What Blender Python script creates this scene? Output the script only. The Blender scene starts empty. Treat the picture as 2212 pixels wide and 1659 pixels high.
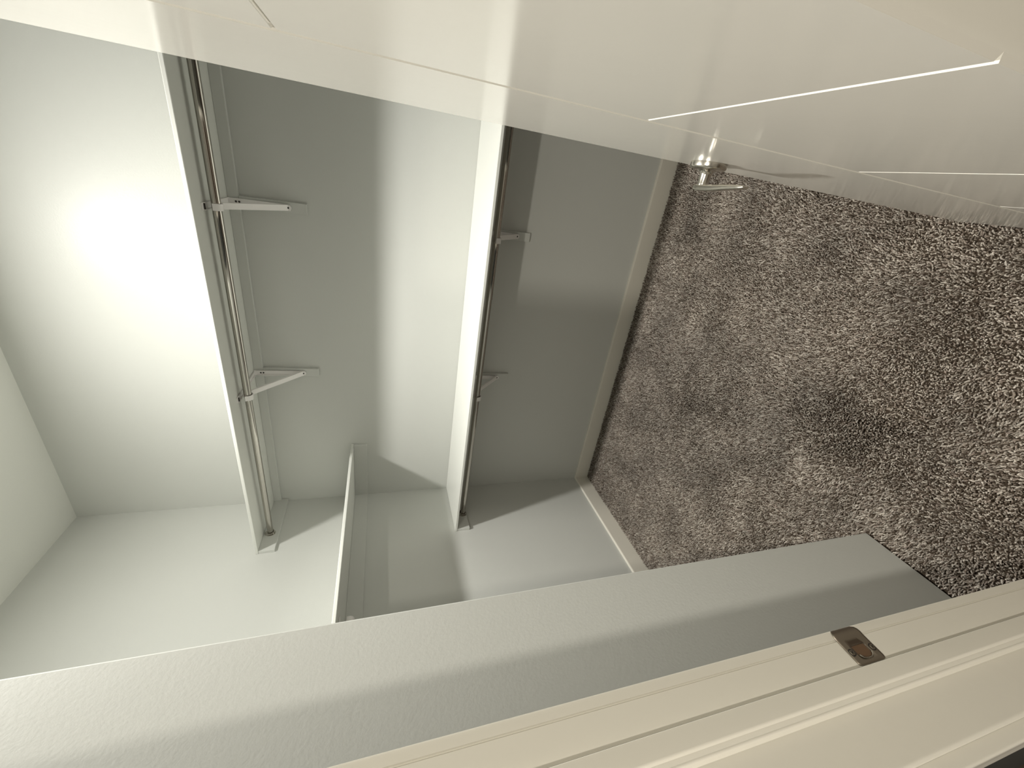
import bpy, bmesh, math, random
import numpy as np
from mathutils import Vector, Matrix

sc = bpy.context.scene
C = sc.collection
random.seed(4)
CZ = 1.5                     # camera height; heights written as CZ + offset

# ---------------------------------------------------------------- camera
YAW, PITCH, ROLL = math.radians(27.547), math.radians(-18.121), math.radians(-0.101)
FPX = 863.98                 # focal length in pixels of the 2212 px wide frame
def rot(yaw, pitch, roll):
    return Matrix.Rotation(yaw, 3, 'Z') @ Matrix.Rotation(pitch, 3, 'X') @ Matrix.Rotation(roll, 3, 'Y')
R = rot(YAW, PITCH, ROLL)
right, fwd, up = R @ Vector((1, 0, 0)), R @ Vector((0, 1, 0)), R @ Vector((0, 0, 1))
cam_data = bpy.data.cameras.new('camera')
cam = bpy.data.objects.new('camera', cam_data)
C.objects.link(cam)
M = Matrix((-up, right, -fwd)).transposed().to_4x4()      # the phone was held on its side
M.translation = Vector((0, 0, CZ))
cam.matrix_world = M
cam_data.sensor_width = 36
cam_data.lens = FPX * 36 / 2212
cam_data.clip_start = 0.005
sc.camera = cam

# ---------------------------------------------------------------- world and exposure
w = bpy.data.worlds.new('world'); sc.world = w
w.use_nodes = True
w.node_tree.nodes['Background'].inputs[0].default_value = (0.9, 0.93, 1.0, 1)
w.node_tree.nodes['Background'].inputs[1].default_value = 0.02
sc.view_settings.view_transform = 'Standard'
sc.view_settings.look = 'None'
sc.view_settings.gamma = 1
sc.view_settings.use_curve_mapping = False
sc.view_settings.exposure = 0.0

def lamp(name, loc, power, size, col, spread=180):
    ld = bpy.data.lights.new(name, 'AREA'); ld.shape = 'DISK'; ld.size = size
    ld.energy = power; ld.color = col; ld.spread = math.radians(spread)
    o = bpy.data.objects.new(name, ld); C.objects.link(o); o.location = loc
    return o
ZC = CZ + 1.545              # ceiling
LAMP1 = (-0.57, 1.18)
LAMP2 = (-0.42, -0.95)
LAMP3 = (1.27, -0.95)
lamp('closet_lamp', (LAMP1[0], LAMP1[1], ZC - 0.037), 30, 0.14, (1.0, 0.975, 0.92), 180)
lamp('closet_lamp_fill', (LAMP1[0], LAMP1[1], ZC - 0.038), 13, 0.12, (1.0, 0.975, 0.92), 105)  # added fill beam under the same fixture, brightens lower walls and shelf tops
lamp('hall_lamp', (LAMP2[0], LAMP2[1], ZC - 0.037), 36, 0.12, (1.0, 0.94, 0.83), 150)
lamp('hall_lamp', (LAMP3[0], LAMP3[1], ZC - 0.037), 50, 0.12, (1.0, 0.94, 0.83), 170)

# ---------------------------------------------------------------- materials
def mat(name, col, rough=0.5, metal=0.0, spec=0.5, bump=0.0, bscale=300, mottle=0.0, aniso=None, coat=0.0):
    m = bpy.data.materials.new(name); m.use_nodes = True
    nt = m.node_tree; b = nt.nodes['Principled BSDF']
    b.inputs['Base Color'].default_value = (*col, 1)
    b.inputs['Roughness'].default_value = rough
    b.inputs['Metallic'].default_value = metal
    b.inputs['Specular IOR Level'].default_value = spec
    if coat: b.inputs['Coat Weight'].default_value = coat
    tc = nt.nodes.new('ShaderNodeTexCoord')
    if mottle:
        n = nt.nodes.new('ShaderNodeTexNoise'); n.inputs['Scale'].default_value = 3.0
        n.inputs['Detail'].default_value = 4
        nt.links.new(tc.outputs['Object'], n.inputs['Vector'])
        mx = nt.nodes.new('ShaderNodeMix'); mx.data_type = 'RGBA'
        mx.inputs[6].default_value = (*[c * (1 - mottle) for c in col], 1)
        mx.inputs[7].default_value = (*[min(1, c * (1 + mottle)) for c in col], 1)
        nt.links.new(n.outputs['Fac'], mx.inputs[0])
        nt.links.new(mx.outputs[2], b.inputs['Base Color'])
    if bump:
        n = nt.nodes.new('ShaderNodeTexNoise'); n.inputs['Scale'].default_value = bscale
        n.inputs['Detail'].default_value = 3
        nt.links.new(tc.outputs['Object'], n.inputs['Vector'])
        bp = nt.nodes.new('ShaderNodeBump'); bp.inputs['Strength'].default_value = bump
        bp.inputs['Distance'].default_value = 0.001
        nt.links.new(n.outputs['Fac'], bp.inputs['Height'])
        nt.links.new(bp.outputs['Normal'], b.inputs['Normal'])
    return m
WALL = mat('wall_paint', (0.635, 0.645, 0.612), 0.38, spec=0.28, bump=0.25, bscale=160, mottle=0.01)
CEIL = mat('ceiling_paint', (0.74, 0.745, 0.70), 0.8, spec=0.2, bump=0.3, bscale=200)
TRIM = mat('trim_paint', (0.78, 0.75, 0.67), 0.20, spec=0.5, bump=0.12, bscale=60, mottle=0.01)
SHELF = mat('shelf_paint', (0.75, 0.76, 0.715), 0.35, spec=0.5, bump=0.15, bscale=90, mottle=0.01)
DOORP = mat('door_paint', (0.77, 0.745, 0.68), 0.13, spec=0.5, bump=0.05, bscale=40)
BRACK = mat('bracket_enamel', (0.88, 0.86, 0.84), 0.4, spec=0.5)
CHROME = mat('rod_chrome', (0.50, 0.48, 0.44), 0.07, metal=1.0)
NICKEL = mat('satin_nickel', (0.62, 0.59, 0.53), 0.22, metal=1.0)
STRIKE = mat('strike_bronze', (0.30, 0.26, 0.215), 0.32, metal=1.0)
DARK = mat('dark_hole', (0.03, 0.025, 0.02), 0.7)
WOOD = mat('raw_wood', (0.13, 0.075, 0.04), 0.8, bump=0.5, bscale=80, mottle=0.25)
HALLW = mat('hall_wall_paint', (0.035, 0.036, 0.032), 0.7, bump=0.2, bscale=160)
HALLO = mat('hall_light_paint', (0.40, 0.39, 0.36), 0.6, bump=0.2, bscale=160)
UNDER = mat('carpet_backing', (0.05, 0.038, 0.028), 1.0, spec=0.0, bump=0.6, bscale=200, mottle=0.2)

# ---------------------------------------------------------------- mesh helpers
def box(bm, a, b, bev=0.0, seg=2):
    x0, y0, z0 = a; x1, y1, z1 = b
    vs = [bm.verts.new(p) for p in ((x0,y0,z0),(x1,y0,z0),(x1,y1,z0),(x0,y1,z0),(x0,y0,z1),(x1,y0,z1),(x1,y1,z1),(x0,y1,z1))]
    fs = [bm.faces.new([vs[i] for i in q]) for q in ((0,3,2,1),(4,5,6,7),(0,1,5,4),(1,2,6,5),(2,3,7,6),(3,0,4,7))]
    if bev:
        es = list({e for f in fs for e in f.edges})
        bmesh.ops.bevel(bm, geom=es, offset=bev, segments=seg, affect='EDGES', profile=0.5)
def prism(bm, pts, z0, z1, axis='z'):
    """extrude a closed 2-D outline; axis z: pts (x, y); x: pts (y, z); y: pts (x, z)"""
    def P(p, t):
        return {'z': (p[0], p[1], t), 'x': (t, p[0], p[1]), 'y': (p[0], t, p[1])}[axis]
    a = [bm.verts.new(P(p, z0)) for p in pts]; b = [bm.verts.new(P(p, z1)) for p in pts]
    n = len(pts)
    bm.faces.new(a); bm.faces.new(b[::-1])
    for i in range(n): bm.faces.new((a[i], b[i], b[(i+1) % n], a[(i+1) % n]))
def tube(bm, pts, radii, seg=24, caps=True, squash=None, upv=Vector((0,0,1))):
    """rings along a polyline; squash=(a, b) scales the ring's two axes"""
    rings = []
    pts = [Vector(p) for p in pts]
    for i, p in enumerate(pts):
        t = (pts[min(i+1, len(pts)-1)] - pts[max(i-1, 0)]).normalized()
        u = t.cross(upv)
        if u.length < 1e-4: u = t.cross(Vector((0,1,0)))
        u.normalize(); v = u.cross(t).normalized()
        r = radii[i] if hasattr(radii, '__len__') else radii
        ru, rv = (r, r) if not hasattr(r, '__len__') else r
        rings.append([bm.verts.new(p + u*ru*math.cos(2*math.pi*k/seg) + v*rv*math.sin(2*math.pi*k/seg)) for k in range(seg)])
    for A, B in zip(rings, rings[1:]):
        for k in range(seg): bm.faces.new((A[k], A[(k+1) % seg], B[(k+1) % seg], B[k]))
    if caps: bm.faces.new(rings[0][::-1]); bm.faces.new(rings[-1])
def obj(name, bm, m, parent=None, smooth=False, angle=35):
    bmesh.ops.recalc_face_normals(bm, faces=bm.faces)
    me = bpy.data.meshes.new(name); bm.to_mesh(me); bm.free()
    for mm in (m if isinstance(m, (list, tuple)) else [m]): me.materials.append(mm)
    if smooth:
        me.polygons.foreach_set('use_smooth', [True]*len(me.polygons))
        me.set_sharp_from_angle(angle=math.radians(angle))
    o = bpy.data.objects.new(name, me); C.objects.link(o)
    if parent is not None:
        o.parent = parent
        o.matrix_parent_inverse = Matrix.Identity(4)
        me.transform(Matrix.Translation(-Vector(parent.location)))
    return o
def thing(name, label, cat, loc, group=None):
    o = bpy.data.objects.new(name, None); C.objects.link(o); o.location = loc
    o.empty_display_size = 0.05
    o['label'] = label; o['category'] = cat
    if group: o['group'] = group
    return o
def struct(name, bm, m, label, cat, **k):
    o = obj(name, bm, m, **k); o['kind'] = 'structure'; o['label'] = label; o['category'] = cat
    return o

# ---------------------------------------------------------------- sizes
XL, XR = -1.908, 1.30        # closet side walls
YB = 2.112                   # closet back wall
XS, YS = -0.834, 0.557       # return wall face beside the doorway, and where it ends
YI, YH = 0.181, 0.050        # doorway wall: closet face, hall face
XJ = -0.465                  # strike jamb face
XH = 0.130                   # hinge jamb face
ZD = CZ + 0.955               # head of the doorway
DX, DY0, DY1 = 0.0895, 0.175, 0.785   # open door leaf: visible face, hinge edge, free edge
HX0, HX1, HY0 = -2.2, 2.6, -2.6       # hall

# ---------------------------------------------------------------- shell
bm = bmesh.new(); box(bm, (XL-0.1, YB, 0), (XR+0.1, YB+0.1, ZC)); struct('wall_back', bm, WALL, 'pale grey-green closet back wall behind the two long shelves', 'wall')
bm = bmesh.new(); box(bm, (XL-0.1, YS-0.1, 0), (XL, YB, ZC)); struct('wall_left', bm, WALL, 'pale closet side wall carrying the short side shelf', 'wall')
bm = bmesh.new(); box(bm, (XR, YI, 0), (XR+0.1, YB, ZC)); struct('wall_right', bm, WALL, 'closet side wall hidden behind the open door', 'wall')
bm = bmesh.new()
prism(bm, [(XL-0.1, YS), (XL-0.1, YS-0.10), (XS-0.10, YS-0.10), (XS-0.10, YI-0.001), (XS, YI-0.001), (XS, YS-0.004), (XS-0.0012, YS-0.0012), (XS-0.004, YS)], 0, ZC)
struct('wall_return', bm, WALL, 'grey return wall standing between the strike jamb and the closet', 'wall')
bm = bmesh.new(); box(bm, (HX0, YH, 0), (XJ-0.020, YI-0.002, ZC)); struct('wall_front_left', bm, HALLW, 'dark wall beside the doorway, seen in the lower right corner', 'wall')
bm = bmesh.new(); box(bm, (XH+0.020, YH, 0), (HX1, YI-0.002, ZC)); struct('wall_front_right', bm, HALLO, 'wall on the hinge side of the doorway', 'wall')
bm = bmesh.new(); box(bm, (XJ-0.020, YH, ZD+0.020), (XH+0.020, YI-0.002, ZC)); struct('wall_front_over_door', bm, HALLO, 'wall above the doorway', 'wall')
bm = bmesh.new(); box(bm, (HX0-0.1, HY0, ZC), (HX1+0.1, YB+0.1, ZC+0.1)); struct('ceiling', bm, CEIL, 'white closet ceiling in the left corner of the photo', 'ceiling')
bm = bmesh.new(); box(bm, (HX0-0.1, HY0, -0.11), (HX1+0.1, YB+0.1, -0.010)); struct('floor', bm, UNDER, 'floor under the brown carpet', 'floor')
bm = bmesh.new(); box(bm, (HX0-0.1, HY0-0.1, 0), (HX1+0.1, HY0, ZC)); struct('wall_hall_rear', bm, HALLO, 'hall wall behind the photographer', 'wall')
bm = bmesh.new(); box(bm, (HX0-0.1, HY0, 0), (HX0, YH, ZC)); struct('wall_hall_left', bm, HALLO, 'hall side wall left of the doorway', 'wall')
bm = bmesh.new(); box(bm, (HX1, HY0, 0), (HX1+0.1, YH, ZC)); struct('wall_hall_right', bm, HALLO, 'hall side wall right of the doorway', 'wall')

# baseboards: flat board with a thin eased top
def base(name, a, b, nx, ny, label):
    """a, b: wall-line ends; (nx, ny): into the room"""
    bm = bmesh.new(); T, Hh = 0.013, 0.098
    prof = [(0, -0.010), (T, -0.010), (T, Hh-0.006), (T-0.0015, Hh-0.002), (T-0.005, Hh), (0, Hh)]
    A = [bm.verts.new((a[0]+nx*t, a[1]+ny*t, z)) for t, z in prof]
    B = [bm.verts.new((b[0]+nx*t, b[1]+ny*t, z)) for t, z in prof]
    bm.faces.new(A); bm.faces.new(B[::-1])
    for i in range(len(prof)): j = (i+1) % len(prof); bm.faces.new((A[i], B[i], B[j], A[j]))
    return struct(name, bm, TRIM, label, 'baseboard')
base('baseboard_back', (XL+0.013, YB), (XR, YB), 0, -1, 'white baseboard along the closet back wall')
base('baseboard_left', (XL, YS), (XL, YB), 1, 0, 'white baseboard along the closet side wall, bright top edge')
base('baseboard_right', (XR, YI), (XR, YB-0.013), -1, 0, 'baseboard behind the open door')

# ---------------------------------------------------------------- strike jamb, stop and casings
def arc(cx, cy, r, a0, a1, n=6):
    return [(cx + r*math.cos(math.radians(a0+(a1-a0)*i/n)), cy + r*math.sin(math.radians(a0+(a1-a0)*i/n))) for i in range(n+1)]
def jamb_outline(s, X):
    """s=+1: face looks to +x at X; y from closet side to hall side; seam, door stop with moulded nose, flat, eased hall arris"""
    P = []
    P += [(-0.020, YI)]
    P += [(-0.0022, YI), (-0.0007, YI-0.0007), (0, YI-0.0025)]           # closet arris
    P += [(0, 0.1696), (-0.0016, 0.1689), (-0.0016, 0.1677), (0.0004, 0.1668)]   # caulked seam
    P += [(0.0004, 0.1335)]                                              # rebate flat, then the stop's hidden face
    P += [(0.0090, 0.1335)] + arc(0.0085, 0.1320, 0.0015, 90, 0, 3)
    P += [(0.0100, 0.1150)] + arc(0.0076, 0.1150, 0.0024, 0, -80, 5)        # round nose
    P += [(0.0072, 0.1120), (0.0068, 0.1080)]                             # shallow quirk
    P += arc(0.0046, 0.1070, 0.0022, 20, -60, 5)                          # bead
    P += [(0.0030, 0.1046), (0.0014, 0.1036), (0, 0.1032)]                # cove back to the jamb
    P += [(0, 0.0545)] + arc(-0.0042, 0.0538, 0.0042, 0, -90, 7)
    P += [(-0.020, 0.0496)]
    return [(X + s*px, py) for px, py in P]
bm = bmesh.new(); prism(bm, jamb_outline(1, XJ), -0.010, ZD); prism(bm, jamb_outline(-1, XH), -0.010, ZD)
box(bm, (XJ-0.020, 0.051, ZD), (XH+0.020, YI, ZD+0.0198))
box(bm, (XJ, 0.105, ZD-0.010), (XH, 0.1335, ZD))
struct('trim_1', bm, TRIM, 'cream door frame with moulded door stop, strike plate let into it', 'door frame', smooth=True, angle=30)

def casing_outline(s, X):
    P = [(-0.068, 0.0495), (-0.068, 0.040)]
    P += arc(-0.064, 0.0390, 0.004, 180, 270, 4)
    P += [(-0.058, 0.0350), (-0.052, 0.0362), (-0.030, 0.0348), (-0.012, 0.0342)]
    P += arc(-0.0082, 0.0372, 0.0030, 270, 360, 5)
    P += [(-0.0052, 0.0495)]
    return [(X + s*px, py) for px, py in P]
for i, (s, X, lab) in enumerate(((1, XJ, 'cream casing beside the strike jamb at the hall side'), (-1, XH, 'casing on the hinge side of the doorway'))):
    bm = bmesh.new(); prism(bm, casing_outline(s, X), -0.010, ZD+0.005)
    struct('trim_%d' % (i+2), bm, TRIM, lab, 'door casing', smooth=True, angle=30)

# ---------------------------------------------------------------- door leaf with V grooves
TH = 0.035; GD = 0.0042
ZB, ZT = 0.012, CZ + 0.940
YG = 0.4905                                   # vertical groove, mid leaf
ZG = [CZ-1.002, CZ-0.648, CZ-0.291, CZ+0.088, CZ+0.466]  # horizontal grooves on the hinge half
bm = bmesh.new()
box(bm, (DX+GD, DY0, ZB), (DX+TH-GD, DY1, ZT))
def plate(bm, y0, y1, z0, z1, xf, xb, g=(1,1,1,1)):
    """a face board whose edges slope by 45 degrees where g says (y0, y1, z0, z1), else a tiny ease"""
    d = [GD*k if k else 0.0008 for k in g]
    s = 1 if xb > xf else -1
    o = [bm.verts.new((xb, y, z)) for y, z in ((y0, z0), (y1, z0), (y1, z1), (y0, z1))]
    f = [bm.verts.new((xf, y, z)) for y, z in ((y0+d[0], z0+d[2]), (y1-d[1], z0+d[2]), (y1-d[1], z1-d[3]), (y0+d[0], z1-d[3]))]
    bm.faces.new(f); bm.faces.new(o[::-1])
    for i in range(4): bm.faces.new((o[i], o[(i+1)%4], f[(i+1)%4], f[i]))
for xf, xb in ((DX, DX+GD), (DX+TH, DX+TH-GD)):
    plate(bm, YG, DY1, ZB, ZT, xf, xb, (1, 0.25, 0, 0))
    zz = [ZB] + ZG + [ZT]
    for k in range(len(zz)-1):
        plate(bm, DY0, YG, zz[k], zz[k+1], xf, xb, (0, 1, .5 if k else 0, .5 if k < len(zz)-2 else 0))
door = bpy.data.objects.new('door_1', None); C.objects.link(door); door.location = (DX+TH, DY0, 0)
door['kind'] = 'structure'; door['label'] = 'cream grooved door standing open with a satin nickel lever'; door['category'] = 'door'
obj('leaf', bm, DOORP, door)

# lever handles on both faces
HY, HZ = 0.708, CZ - 0.573
def lever(s, X):
    """s=-1: sticks out towards -x from the face at X"""
    bm = bmesh.new()
    # rosette: turned disc
    prof = [(0.0, 0.0320), (0.0065, 0.0320), (0.0090, 0.0310), (0.0105, 0.0285), (0.0110, 0.0200), (0.0112, 0.0)]
    tube(bm, [(X + s*(0.0002+d), HY, HZ) for d, r in prof[:-1]], [r for d, r in prof[:-1]], 48)
    ro = bm
    h_bm = bmesh.new()
    # neck: flares out of the rosette, straight barrel
    prof = [(0.0100, 0.0215), (0.0115, 0.0175), (0.0135, 0.0140), (0.0165, 0.0112), (0.0200, 0.0101), (0.0340, 0.0098), (0.0400, 0.0098), (0.0415, 0.0090)]
    tube(h_bm, [(X + s*d, HY, HZ) for d, r in prof], [r for d, r in prof], 36)
    # blade towards the hinge, swelling outwards and thinning to the tip
    rings = []
    N = 18
    for i in range(N+1):
        t = i/N
        y = HY + 0.0125 - t*0.118
        cx = 0.0413 + 0.0010*math.sin(math.pi*min(1, t*1.6)) - 0.0053*t
        hw = 0.0054 + 0.0006*math.sin(math.pi*t) - 0.0026*t**1.6
        hh = 0.0105 - 0.0025*t
        if i == N: hw *= 0.55; hh *= 0.8
        if i == 0: hh *= 0.92; hw *= 0.85
        c = Vector((X + s*cx, y, HZ))
        ring = []
        for k in range(20):
            a = 2*math.pi*k/20
            ca, sa = math.cos(a), math.sin(a)
            e = 0.45
            ring.append(h_bm.verts.new(c + Vector((hw*math.copysign(abs(ca)**e, ca), 0, hh*math.copysign(abs(sa)**e, sa)))))
        rings.append(ring)
    for A, B in zip(rings, rings[1:]):
        for k in range(20): h_bm.faces.new((A[k], A[(k+1)%20], B[(k+1)%20], B[k]))
    h_bm.faces.new(rings[0][::-1]); h_bm.faces.new(rings[-1])
    h = obj('door_handle', h_bm, NICKEL, door, smooth=True, angle=40)
    h['label'] = 'satin nickel lever handle'
    r = obj('rosette', ro, NICKEL, None, smooth=True, angle=40)
    r.parent = h; r.matrix_parent_inverse = Matrix.Identity(4)
    r.data.transform(Matrix.Translation(-Vector(door.location)))
lever(-1, DX); lever(1, DX+TH)
bm = bmesh.new(); box(bm, (DX+0.005, DY1, HZ-0.028), (DX+0.030, DY1+0.0012, HZ+0.028), 0.0008)
box(bm, (DX+0.010, DY1, HZ-0.009), (DX+0.025, DY1+0.011, HZ+0.009), 0.003)
obj('latch_plate', bm, NICKEL, door)

# ---------------------------------------------------------------- strike plate
SP = thing('strike_plate', 'dark bronze strike plate with curved lip and two screws on the cream jamb', 'strike plate', (XJ, 0.155, CZ-0.588))
bm = bmesh.new()
zc = CZ - 0.588; x0 = XJ + 0.0005
def rounded(y, z, r, a0, n=5):
    return [(y + r*math.cos(math.radians(a0+90*i/n)), z + r*math.sin(math.radians(a0+90*i/n))) for i in range(n+1)]
zt, zb_ = zc+0.0245, zc-0.0245
ye = 0.1362
# rows in y from the stop end to the lip: (y, x offset, half height)
rows = [(ye, 0.0009, 0.0195), (ye+0.0007, 0.0013, 0.0222), (ye+0.002, 0.0014, 0.0236), (ye+0.0045, 0.0014, 0.0245)]
hole = [(0.1425, 0.0014, 0.0245), (0.1580, 0.0014, 0.0245)]
rows2 = [(0.1665, 0.0016, 0.0245), (0.1705, 0.0022, 0.0243), (0.1740, 0.0022, 0.0235), (0.1775, 0.0012, 0.0215), (0.1800, -0.0008, 0.018), (0.1815, -0.0035, 0.012)]
def row(y, dx, hh, n=16): return [bm.verts.new((x0+dx, y, zc - hh + 2*hh*k/n)) for k in range(n+1)]
def skin(A, B, skip=()):
    for k in range(len(A)-1):
        if k in skip: continue
        bm.faces.new((A[k], A[k+1], B[k+1], B[k]))
rs = [row(*r) for r in rows]
for A, B in zip(rs, rs[1:]): skin(A, B)
# plate region with a D-shaped latch hole: columns k=4..11 open, arc towards the stop
y0h, y1h = hole[0][0], hole[1][0]
ya, yb = 0.1408, 0.1580
n = 16
arcY = []
for k in range(n+1):
    zz_ = -0.0245 + 0.049*k/n
    t = zz_/0.0115
    arcY.append(ya + (0.007*(1-math.sqrt(max(0, 1-t*t))) if abs(t) < 1 else 0.007) if abs(t) <= 1.07 else None)
lo, hi = 4, 12
A = rs[-1]
mid = [bm.verts.new((x0+0.0014, arcY[k] if lo <= k <= hi else 0.1485, zc-0.0245+0.049*k/n)) for k in range(n+1)]
skin(A, mid)
top = [bm.verts.new((x0+0.0014, yb, zc-0.0245+0.049*k/n)) for k in range(n+1)]
skin(mid, top, skip=range(lo, hi))
prev = top
for r in rows2:
    nx = row(*r); skin(prev, nx); prev = nx
pl = obj('plate', bm, STRIKE, SP, smooth=True, angle=50)
if sum(p.normal.x*p.area for p in pl.data.polygons) < 0: pl.data.flip_normals()
sol = pl.modifiers.new('thick', 'SOLIDIFY'); sol.thickness = 0.0012; sol.offset = -1
pl['label'] = 'bronze plate with D-shaped latch hole'
bm = bmesh.new()   # recess behind the hole: tray of raw wood standing just proud of the paint, seen through the hole
box(bm, (XJ+0.0002, 0.1412, zc-0.0118), (XJ+0.0009, 0.1578, zc+0.0118))
obj('latch_recess', bm, WOOD, SP)['label'] = 'bare wood inside the latch hole'
bm = bmesh.new()   # bright curved edge of the latch hole
pts = [(x0+0.0019, ya+0.0008 + 0.007*(1-math.sqrt(max(0, 1-t*t))), zc + 0.0115*t) for t in [-0.98+1.96*i/16 for i in range(17)]]
tube(bm, pts, 0.0010, 8)
obj('hole_rim', bm, NICKEL, SP, smooth=True)['label'] = 'bright curved rim of the latch hole'
for dz in (0.0190, -0.0190):
    bm = bmesh.new()
    zz_ = zc + dz; xx = x0+0.0014
    tube(bm, [(xx-0.0006, 0.1512, zz_), (xx+0.0004, 0.1512, zz_), (xx+0.0010, 0.1512, zz_)], [0.0036, 0.0036, 0.0028], 20)
    s_ = obj('screw', bm, STRIKE, SP, smooth=True)
    bm = bmesh.new()
    tube(bm, [(xx+0.0003, 0.1512+0.0040*math.cos(a*math.pi/12), zz_+0.0040*math.sin(a*math.pi/12)) for a in range(25)], 0.0005, 6)
    cs = obj('countersink', bm, DARK, None); cs.parent = s_; cs.data.transform(Matrix.Translation(-Vector(SP.location)))
    bm = bmesh.new()
    for a in (45, 135):
        c, s2 = math.cos(math.radians(a)), math.sin(math.radians(a))
        v = [bm.verts.new((xx+0.0011, 0.1512 + c*u - s2*q, zz_ + s2*u + c*q)) for u, q in ((-.0024,-.0005),(.0024,-.0005),(.0024,.0005),(-.0024,.0005))]
        bm.faces.new(v)
    sl = obj('screw_slot', bm, DARK, None); sl.parent = s_; sl.data.transform(Matrix.Translation(-Vector(SP.location)))

# ---------------------------------------------------------------- shelves
def eased(bm, a, b, r=0.0022): box(bm, a, b, r, 2)
YF = 1.722; ST = 0.0140
Z1 = CZ + 0.611; Z2 = CZ - 0.441
def long_shelf(z, label, clh, cb=0.040):
    t = thing('closet_shelf', label, 'shelf', ((XL+XR)/2, YB, z), 'long shelves across the back wall')
    bm = bmesh.new(); eased(bm, (XL+0.0005, YF, z), (XR-0.0005, YB-0.0005, z+ST)); obj('shelf_board', bm, SHELF, t)
    bm = bmesh.new(); eased(bm, (XL+0.018, YB-0.0185, z-cb), (XR-0.018, YB-0.0005, z-0.0002), 0.0015); obj('cleat', bm, WALL, t)
    bm = bmesh.new(); eased(bm, (XL+0.0005, YF+0.002, z-clh), (XL+0.0178, YB-0.001, z-0.0002), 0.0015); obj('cleat', bm, WALL, t)
    bm = bmesh.new(); eased(bm, (XR-0.0178, YF+0.002, z-clh), (XR-0.0005, YB-0.001, z-0.0002), 0.0015); obj('cleat', bm, WALL, t)
    return t
BX = {1: (-0.227, -1.028), 2: (-0.229, -1.045)}
su = long_shelf(Z1, 'upper long shelf across the back wall, brightly lit above, chrome rod below', 0.076)
sl_ = long_shelf(Z2, 'lower long shelf across the back wall, pale top seen from above', 0.076)
for t, z, xs in ((su, Z1, BX[1]), (sl_, Z2, BX[2])):
    for x in xs:
        bm = bmesh.new(); eased(bm, (x-0.0225, YB-0.0183, z-0.298), (x+0.0225, YB-0.0003, z-0.0405), 0.0015)
        o = obj('backing_block', bm, WALL, t)
# short side shelf
XM = -1.505; Z3 = CZ + 0.156
t = thing('side_shelf', 'short shelf on the closet side wall between the two long shelves, seen edge on', 'shelf', (XL, 1.3, Z3))
bm = bmesh.new(); eased(bm, (XL+0.0005, YS+0.0005, Z3), (XM, YB-0.0005, Z3+ST)); obj('shelf_board', bm, SHELF, t)
bm = bmesh.new(); eased(bm, (XL+0.018, YB-0.0185, Z3-0.076), (XM-0.002, YB-0.0005, Z3-0.0002), 0.0015); obj('cleat', bm, WALL, t)
bm = bmesh.new(); eased(bm, (XL+0.0005, YS+0.001, Z3-0.076), (XL+0.0178, YB-0.001, Z3-0.0002), 0.0015); obj('cleat', bm, WALL, t)

# ---------------------------------------------------------------- rods
RY = 1.843; RR = 0.0158
def rod(zc, label, joint):
    t = thing('closet_rod', label, 'closet rod', (0, RY, zc), 'chrome closet rods under the long shelves')
    bm = bmesh.new()
    tube(bm, [(XL+0.0205, RY, zc), (joint, RY, zc), (joint+0.0004, RY, zc), (XR-0.0205, RY, zc)], [RR-0.0013, RR-0.0013, RR, RR], 40)
    obj('rod_tube', bm, CHROME, t, smooth=True, angle=30)
    for x, s in ((XL+0.0180, 1), (XR-0.0180, -1)):
        bm = bmesh.new()
        # open-topped socket: oval plate with a raised U lip
        def oval(rx, rz, n=28): return [(RY + rx*math.cos(2*math.pi*k/n), zc + rz*math.sin(2*math.pi*k/n) + 0.002) for k in range(n)]
        prism(bm, oval(0.022, 0.0275), x, x+s*0.0022, 'x')
        U = [(RY + 0.0195*math.cos(math.radians(a)), zc + 0.0195*math.sin(math.radians(a))) for a in range(180, 361, 15)] + [(RY+0.0195, zc+0.018)]
        V = [(RY+0.0165, zc+0.018)] + [(RY + 0.0165*math.cos(math.radians(a)), zc + 0.0165*math.sin(math.radians(a))) for a in range(360, 179, -15)] + [(RY-0.0165, zc+0.018), (RY-0.0195, zc+0.018)]
        prism(bm, U+V, x+s*0.0022, x+s*0.014, 'x')
        obj('rod_socket', bm, CHROME, t, smooth=True, angle=35)['label'] = 'chrome oval end socket'
rod(CZ+0.577, 'chrome closet rod hanging beneath the upper long shelf', -1.03)
rod(CZ-0.4935, 'chrome closet rod hanging beneath the lower long shelf, looking almost black', -0.50)

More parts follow.
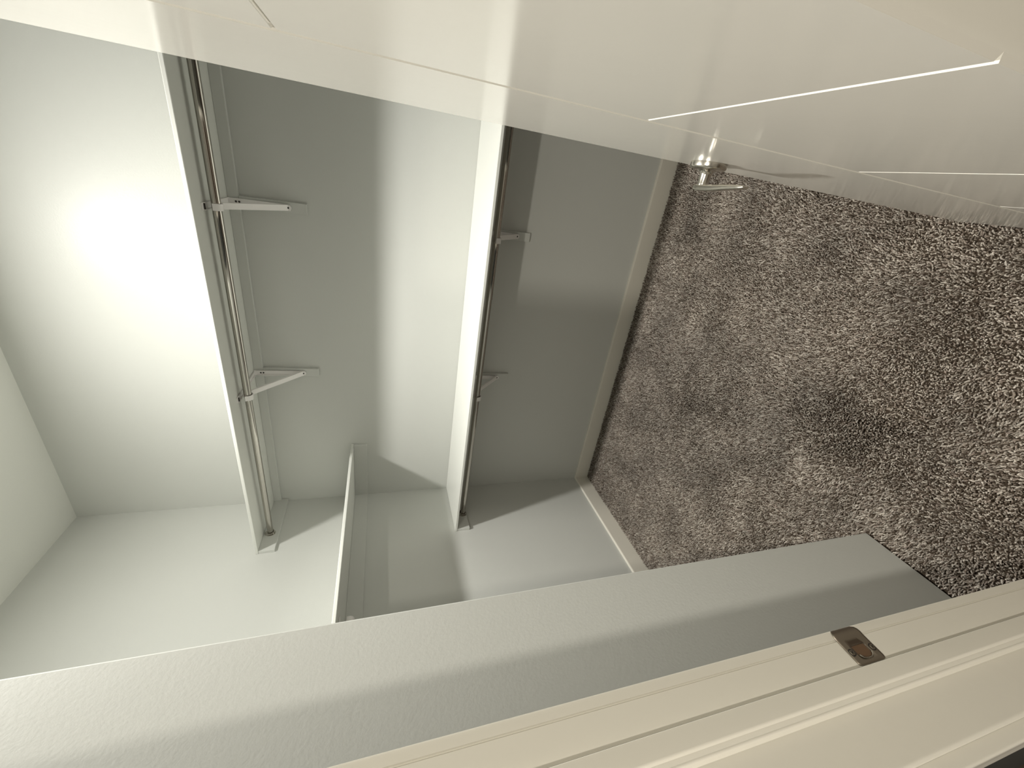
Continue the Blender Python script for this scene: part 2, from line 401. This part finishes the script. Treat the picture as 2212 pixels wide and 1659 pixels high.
# ---------------------------------------------------------------- brackets
def ribbon(bm, pts, w, th, x):
    """flat strip of width w (in x) following (y, z) points, thickness th"""
    P = [Vector((0, y, z)) for y, z in pts]
    rows = []
    for i, p in enumerate(P):
        d = (P[min(i+1, len(P)-1)] - P[max(i-1, 0)]).normalized()
        nrm = Vector((0, -d.z, d.y)) * th/2
        ww = w if not hasattr(w, '__len__') else w[i]
        rows.append([bm.verts.new(p + nrm*s2 + Vector((x + ww/2*s1, 0, 0))) for s1, s2 in ((-1,-1),(1,-1),(1,1),(-1,1))])
    for A, B in zip(rows, rows[1:]):
        for k in range(4): bm.faces.new((A[k], A[(k+1)%4], B[(k+1)%4], B[k]))
    bm.faces.new(rows[0][::-1]); bm.faces.new(rows[-1])
def bracket(x, z, rz, yw, label, skew=0.0):
    """z: underside of the shelf; rz: rod centre; yw: face of the backing block"""
    t = thing('shelf_bracket', label, 'shelf bracket', (x, yw, z-0.03), 'white brackets carrying shelf and rod')
    W = 0.026
    # wall leg (slightly channelled)
    bm = bmesh.new()
    ribbon(bm, [(yw-0.0022, z-0.0020), (yw-0.0022, z-0.234)], W, 0.0020, x)
    for s in (-1, 1): ribbon(bm, [(yw-0.0055, z-0.012), (yw-0.0042, z-0.215)], 0.0020, 0.0060, x+s*(W/2-0.001))
    obj('wall_leg', bm, BRACK, t)
    # arm under the shelf
    bm = bmesh.new()
    ribbon(bm, [(yw-0.0010, z-0.0013), (1.800, z-0.0013)], W, 0.0020, x)
    for s in (-1, 1): ribbon(bm, [(yw-0.012, z-0.0045), (1.815, z-0.0045)], 0.0020, 0.0060, x+s*(W/2-0.001))
    obj('arm', bm, BRACK, t)
    # diagonal brace: channel
    bm = bmesh.new()
    a, b = (yw-0.006, z-0.226), (1.876, z-0.038)
    ribbon(bm, [a, ((a[0]+b[0])/2, (a[1]+b[1])/2), b], [W*0.92, W*0.86, W*0.80], 0.0020, x)
    dy, dz = b[0]-a[0], b[1]-a[1]; L = math.hypot(dy, dz); ny, nz = -dz/L*0.004, dy/L*0.004
    for s in (-1, 1):
        ribbon(bm, [(a[0]+ny*-1, a[1]+nz*-1), (b[0]+ny*-1, b[1]+nz*-1)], 0.0018, 0.0080, x+s*(W*0.41))
    tube(bm, [(x, yw-0.0050, z-0.2255), (x, yw-0.0085, z-0.2255)], [0.0125, 0.0118], 24, upv=Vector((0,0,1)))
    obj('brace', bm, BRACK, t, smooth=True, angle=30)
    # hook: strap round the rod from the arm's end, open towards the room
    bm = bmesh.new()
    R_ = RR + 0.0045
    pts = [(1.876, z-0.036)]
    for a_ in range(20, -181, -20):
        pts.append((RY + R_*math.cos(math.radians(a_)), rz + R_*math.sin(math.radians(a_))))
    pts.append((RY - R_ - 0.004, rz + 0.006))
    ribbon(bm, pts, 0.024, 0.0030, x)
    obj('rod_hook', bm, BRACK, t, smooth=True, angle=40)
    for (yy, zz_) in ((yw-0.0088, z-0.2255), (yw-0.0036, z-0.042), (yw-0.0036, z-0.030)):
        bm = bmesh.new()
        tube(bm, [(x, yy, zz_), (x, yy-0.0014, zz_)], [0.0042, 0.0034], 16)
        obj('screw', bm, DARK, t, smooth=True)['label'] = 'dark screw head'
    # dark open end of the arm
    bm = bmesh.new(); box(bm, (x-0.0105, 1.8160, z-0.0075), (x+0.0105, 1.8185, z-0.0026)); obj('arm_end', bm, DARK, t)
yw = YB - 0.0183
bracket(BX[1][0], Z1, CZ+0.577, yw, 'upper shelf bracket nearer to the door, seen nearly end on')
bracket(BX[1][1], Z1, CZ+0.577, yw, 'upper shelf bracket nearer the far corner, open triangle shape')
bracket(BX[2][0], Z2, CZ-0.4935, yw, 'lower shelf bracket nearer to the door, half in shadow')
bracket(BX[2][1], Z2, CZ-0.4935, yw, 'lower shelf bracket nearer the far corner, dim under the shelf')
# bracket of the side shelf: only its hook shows past the return wall
t = thing('shelf_bracket', 'bracket under the short side shelf, only its white hook shows past the return wall', 'shelf bracket', (XL+0.0178, 1.085, Z3-0.03))
bm = bmesh.new(); yy = 1.085
for dims in (((XL+0.0180, yy-0.012, Z3-0.236), (XL+0.0205, yy+0.012, Z3-0.001)), ((XL+0.0180, yy-0.012, Z3-0.0035), (XL+0.300, yy+0.012, Z3-0.0008))):
    box(bm, *dims)
obj('arm', bm, BRACK, t)
bm = bmesh.new()
v = [(XL+0.024, Z3-0.228), (XL+0.245, Z3-0.045), (XL+0.245, Z3-0.042), (XL+0.024, Z3-0.223)]
prism(bm, v, yy-0.010, yy+0.010, 'y'); obj('brace', bm, BRACK, t)
bm = bmesh.new()
cx, cz, r1, r2 = XL+0.272, Z3-0.036, 0.0170, 0.0198
o_ = [(cx + r2*math.cos(math.radians(a)), cz + r2*math.sin(math.radians(a))) for a in range(160, 391, 15)]
i_ = [(cx + r1*math.cos(math.radians(a)), cz + r1*math.sin(math.radians(a))) for a in range(390, 159, -15)]
prism(bm, o_+i_, yy-0.010, yy+0.010, 'y'); obj('rod_hook', bm, BRACK, t)['label'] = 'white rod hook'

# ---------------------------------------------------------------- ceiling lights (out of frame, they light the place)
EM = bpy.data.materials.new('lamp_diffuser'); EM.use_nodes = True
b = EM.node_tree.nodes['Principled BSDF']; b.inputs['Emission Color'].default_value = (1, 0.93, 0.8, 1); b.inputs['Emission Strength'].default_value = 4
for (x, y), lab in ((LAMP1, 'round ceiling light over the closet'), (LAMP2, 'round ceiling light in the hall behind the doorway'), (LAMP3, 'round ceiling light at the right end of the hall')):
    t = thing('ceiling_light', lab, 'ceiling light', (x, y, ZC-0.03))
    bm = bmesh.new(); tube(bm, [(x, y, ZC-0.0005), (x, y, ZC-0.020), (x, y, ZC-0.030)], [0.100, 0.100, 0.088], 40); obj('light_base', bm, CEIL, t, smooth=True)
    bm = bmesh.new(); tube(bm, [(x, y, ZC-0.0302), (x, y, ZC-0.035)], [0.082, 0.076], 40); obj('diffuser', bm, EM, t, smooth=True)

# ---------------------------------------------------------------- carpet pile: leaning tufts
def carpet():
    rng = np.random.default_rng(11)
    sp = 0.0056
    regs = [(XL+0.012, XR-0.012, YI, YB-0.012), (XJ+0.0, XH, YH-0.012, YI), (-1.4, 0.5, -0.6, YH-0.012)]
    P = []
    for i, (x0, x1, y0, y1) in enumerate(regs):
        s = sp if i < 2 else 0.009
        gx, gy = np.meshgrid(np.arange(x0, x1, s), np.arange(y0, y1, s))
        p = np.stack([gx.ravel(), gy.ravel()], 1)
        p += rng.uniform(-.5, .5, p.shape)*s*0.9
        if i == 0:
            keep = ~((p[:, 0] < XS+0.004) & (p[:, 1] < YS+0.004))
            keep &= ~((p[:, 1] < YI+0.004) & ((p[:, 0] < XJ) | (p[:, 0] > XH)))
            p = p[keep]
        P.append(p)
    P = np.concatenate(P); n = len(P)
    def fbm(p, f, seed, octv=3):
        r = np.random.default_rng(seed); out = np.zeros(len(p)); amp = 1; tot = 0
        for o in range(octv):
            for k in range(5):
                a = r.uniform(0, 2*np.pi); ph = r.uniform(0, 2*np.pi); ff = f*(2**o)*r.uniform(.7, 1.4)
                out += amp*np.sin(2*np.pi*ff*(p[:, 0]*np.cos(a)+p[:, 1]*np.sin(a)) + ph + 1.3*np.sin(2*np.pi*ff*.6*(p[:, 0]*np.sin(a)-p[:, 1]*np.cos(a))+ph*2))
            tot += amp*1.6; amp *= .6
        return out/tot
    nap = fbm(P, 1.6, 3); nap2 = fbm(P, 1.2, 8); fine = fbm(P, 9.0, 5)
    h = 0.0105 + 0.0018*rng.normal(size=n) + 0.0008*fine
    lean = np.stack([0.0026*nap + 0.0032*rng.normal(size=n), 0.0028*nap2 + 0.0032*rng.normal(size=n)], 1)
    rad = rng.uniform(0.0022, 0.0036, n)
    a0 = rng.uniform(0, 2*np.pi, n)
    V = np.zeros((n, 7, 3))
    for k in range(3):
        a = a0 + k*2*np.pi/3
        V[:, k, 0] = P[:, 0] + rad*np.cos(a); V[:, k, 1] = P[:, 1] + rad*np.sin(a); V[:, k, 2] = -0.0095
        V[:, 3+k, 0] = P[:, 0] + lean[:, 0]*.6 + rad*.85*np.cos(a+.5); V[:, 3+k, 1] = P[:, 1] + lean[:, 1]*.6 + rad*.85*np.sin(a+.5); V[:, 3+k, 2] = -0.0095 + h*.72
    V[:, 6, 0] = P[:, 0] + lean[:, 0]; V[:, 6, 1] = P[:, 1] + lean[:, 1]; V[:, 6, 2] = -0.0095 + h
    # keep the tufts off walls
    base_i = (np.arange(n)*7)[:, None]
    q = []
    for k in range(3):
        j = (k+1) % 3
        q.append(np.concatenate([base_i+k, base_i+j, base_i+3+j], 1)); q.append(np.concatenate([base_i+k, base_i+3+j, base_i+3+k], 1))
        q.append(np.concatenate([base_i+3+k, base_i+3+j, base_i+6], 1))
    F = np.stack(q, 1).reshape(-1, 3)
    me = bpy.data.meshes.new('carpet_pile')
    me.vertices.add(n*7); me.vertices.foreach_set('co', V.reshape(-1))
    me.loops.add(len(F)*3); me.loops.foreach_set('vertex_index', F.reshape(-1).astype(np.int32))
    me.polygons.add(len(F)); me.polygons.foreach_set('loop_start', np.arange(0, len(F)*3, 3, dtype=np.int32))
    me.update(calc_edges=True)
    # yarn colour of each tuft
    pal = np.array([(0.40, 0.355, 0.305), (0.25, 0.212, 0.175), (0.58, 0.53, 0.465), (0.14, 0.112, 0.088), (0.33, 0.275, 0.235)])
    idx = rng.choice(5, n, p=[.32, .24, .20, .10, .14])
    tone = 0.86 + 0.13*fbm(P, 2.2, 21)
    col = pal[idx]*tone[:, None]*rng.uniform(.85, 1.15, (n, 1))
    colv = np.ones((n*7, 4)); colv[:, :3] = np.repeat(col, 7, axis=0)
    at = me.color_attributes.new('yarn', 'FLOAT_COLOR', 'POINT'); at.data.foreach_set('color', colv.reshape(-1).astype(np.float32))
    m = bpy.data.materials.new('carpet_yarn'); m.use_nodes = True
    nt = m.node_tree; b = nt.nodes['Principled BSDF']
    A = nt.nodes.new('ShaderNodeAttribute'); A.attribute_name = 'yarn'
    nt.links.new(A.outputs['Color'], b.inputs['Base Color'])
    b.inputs['Roughness'].default_value = 0.95; b.inputs['Specular IOR Level'].default_value = 0.1
    me.materials.append(m)
    o = bpy.data.objects.new('carpet_pile', me); C.objects.link(o)
    o['kind'] = 'stuff'; o['label'] = 'speckled taupe brown cut pile carpet covering the closet floor'; o['category'] = 'carpet'
carpet()
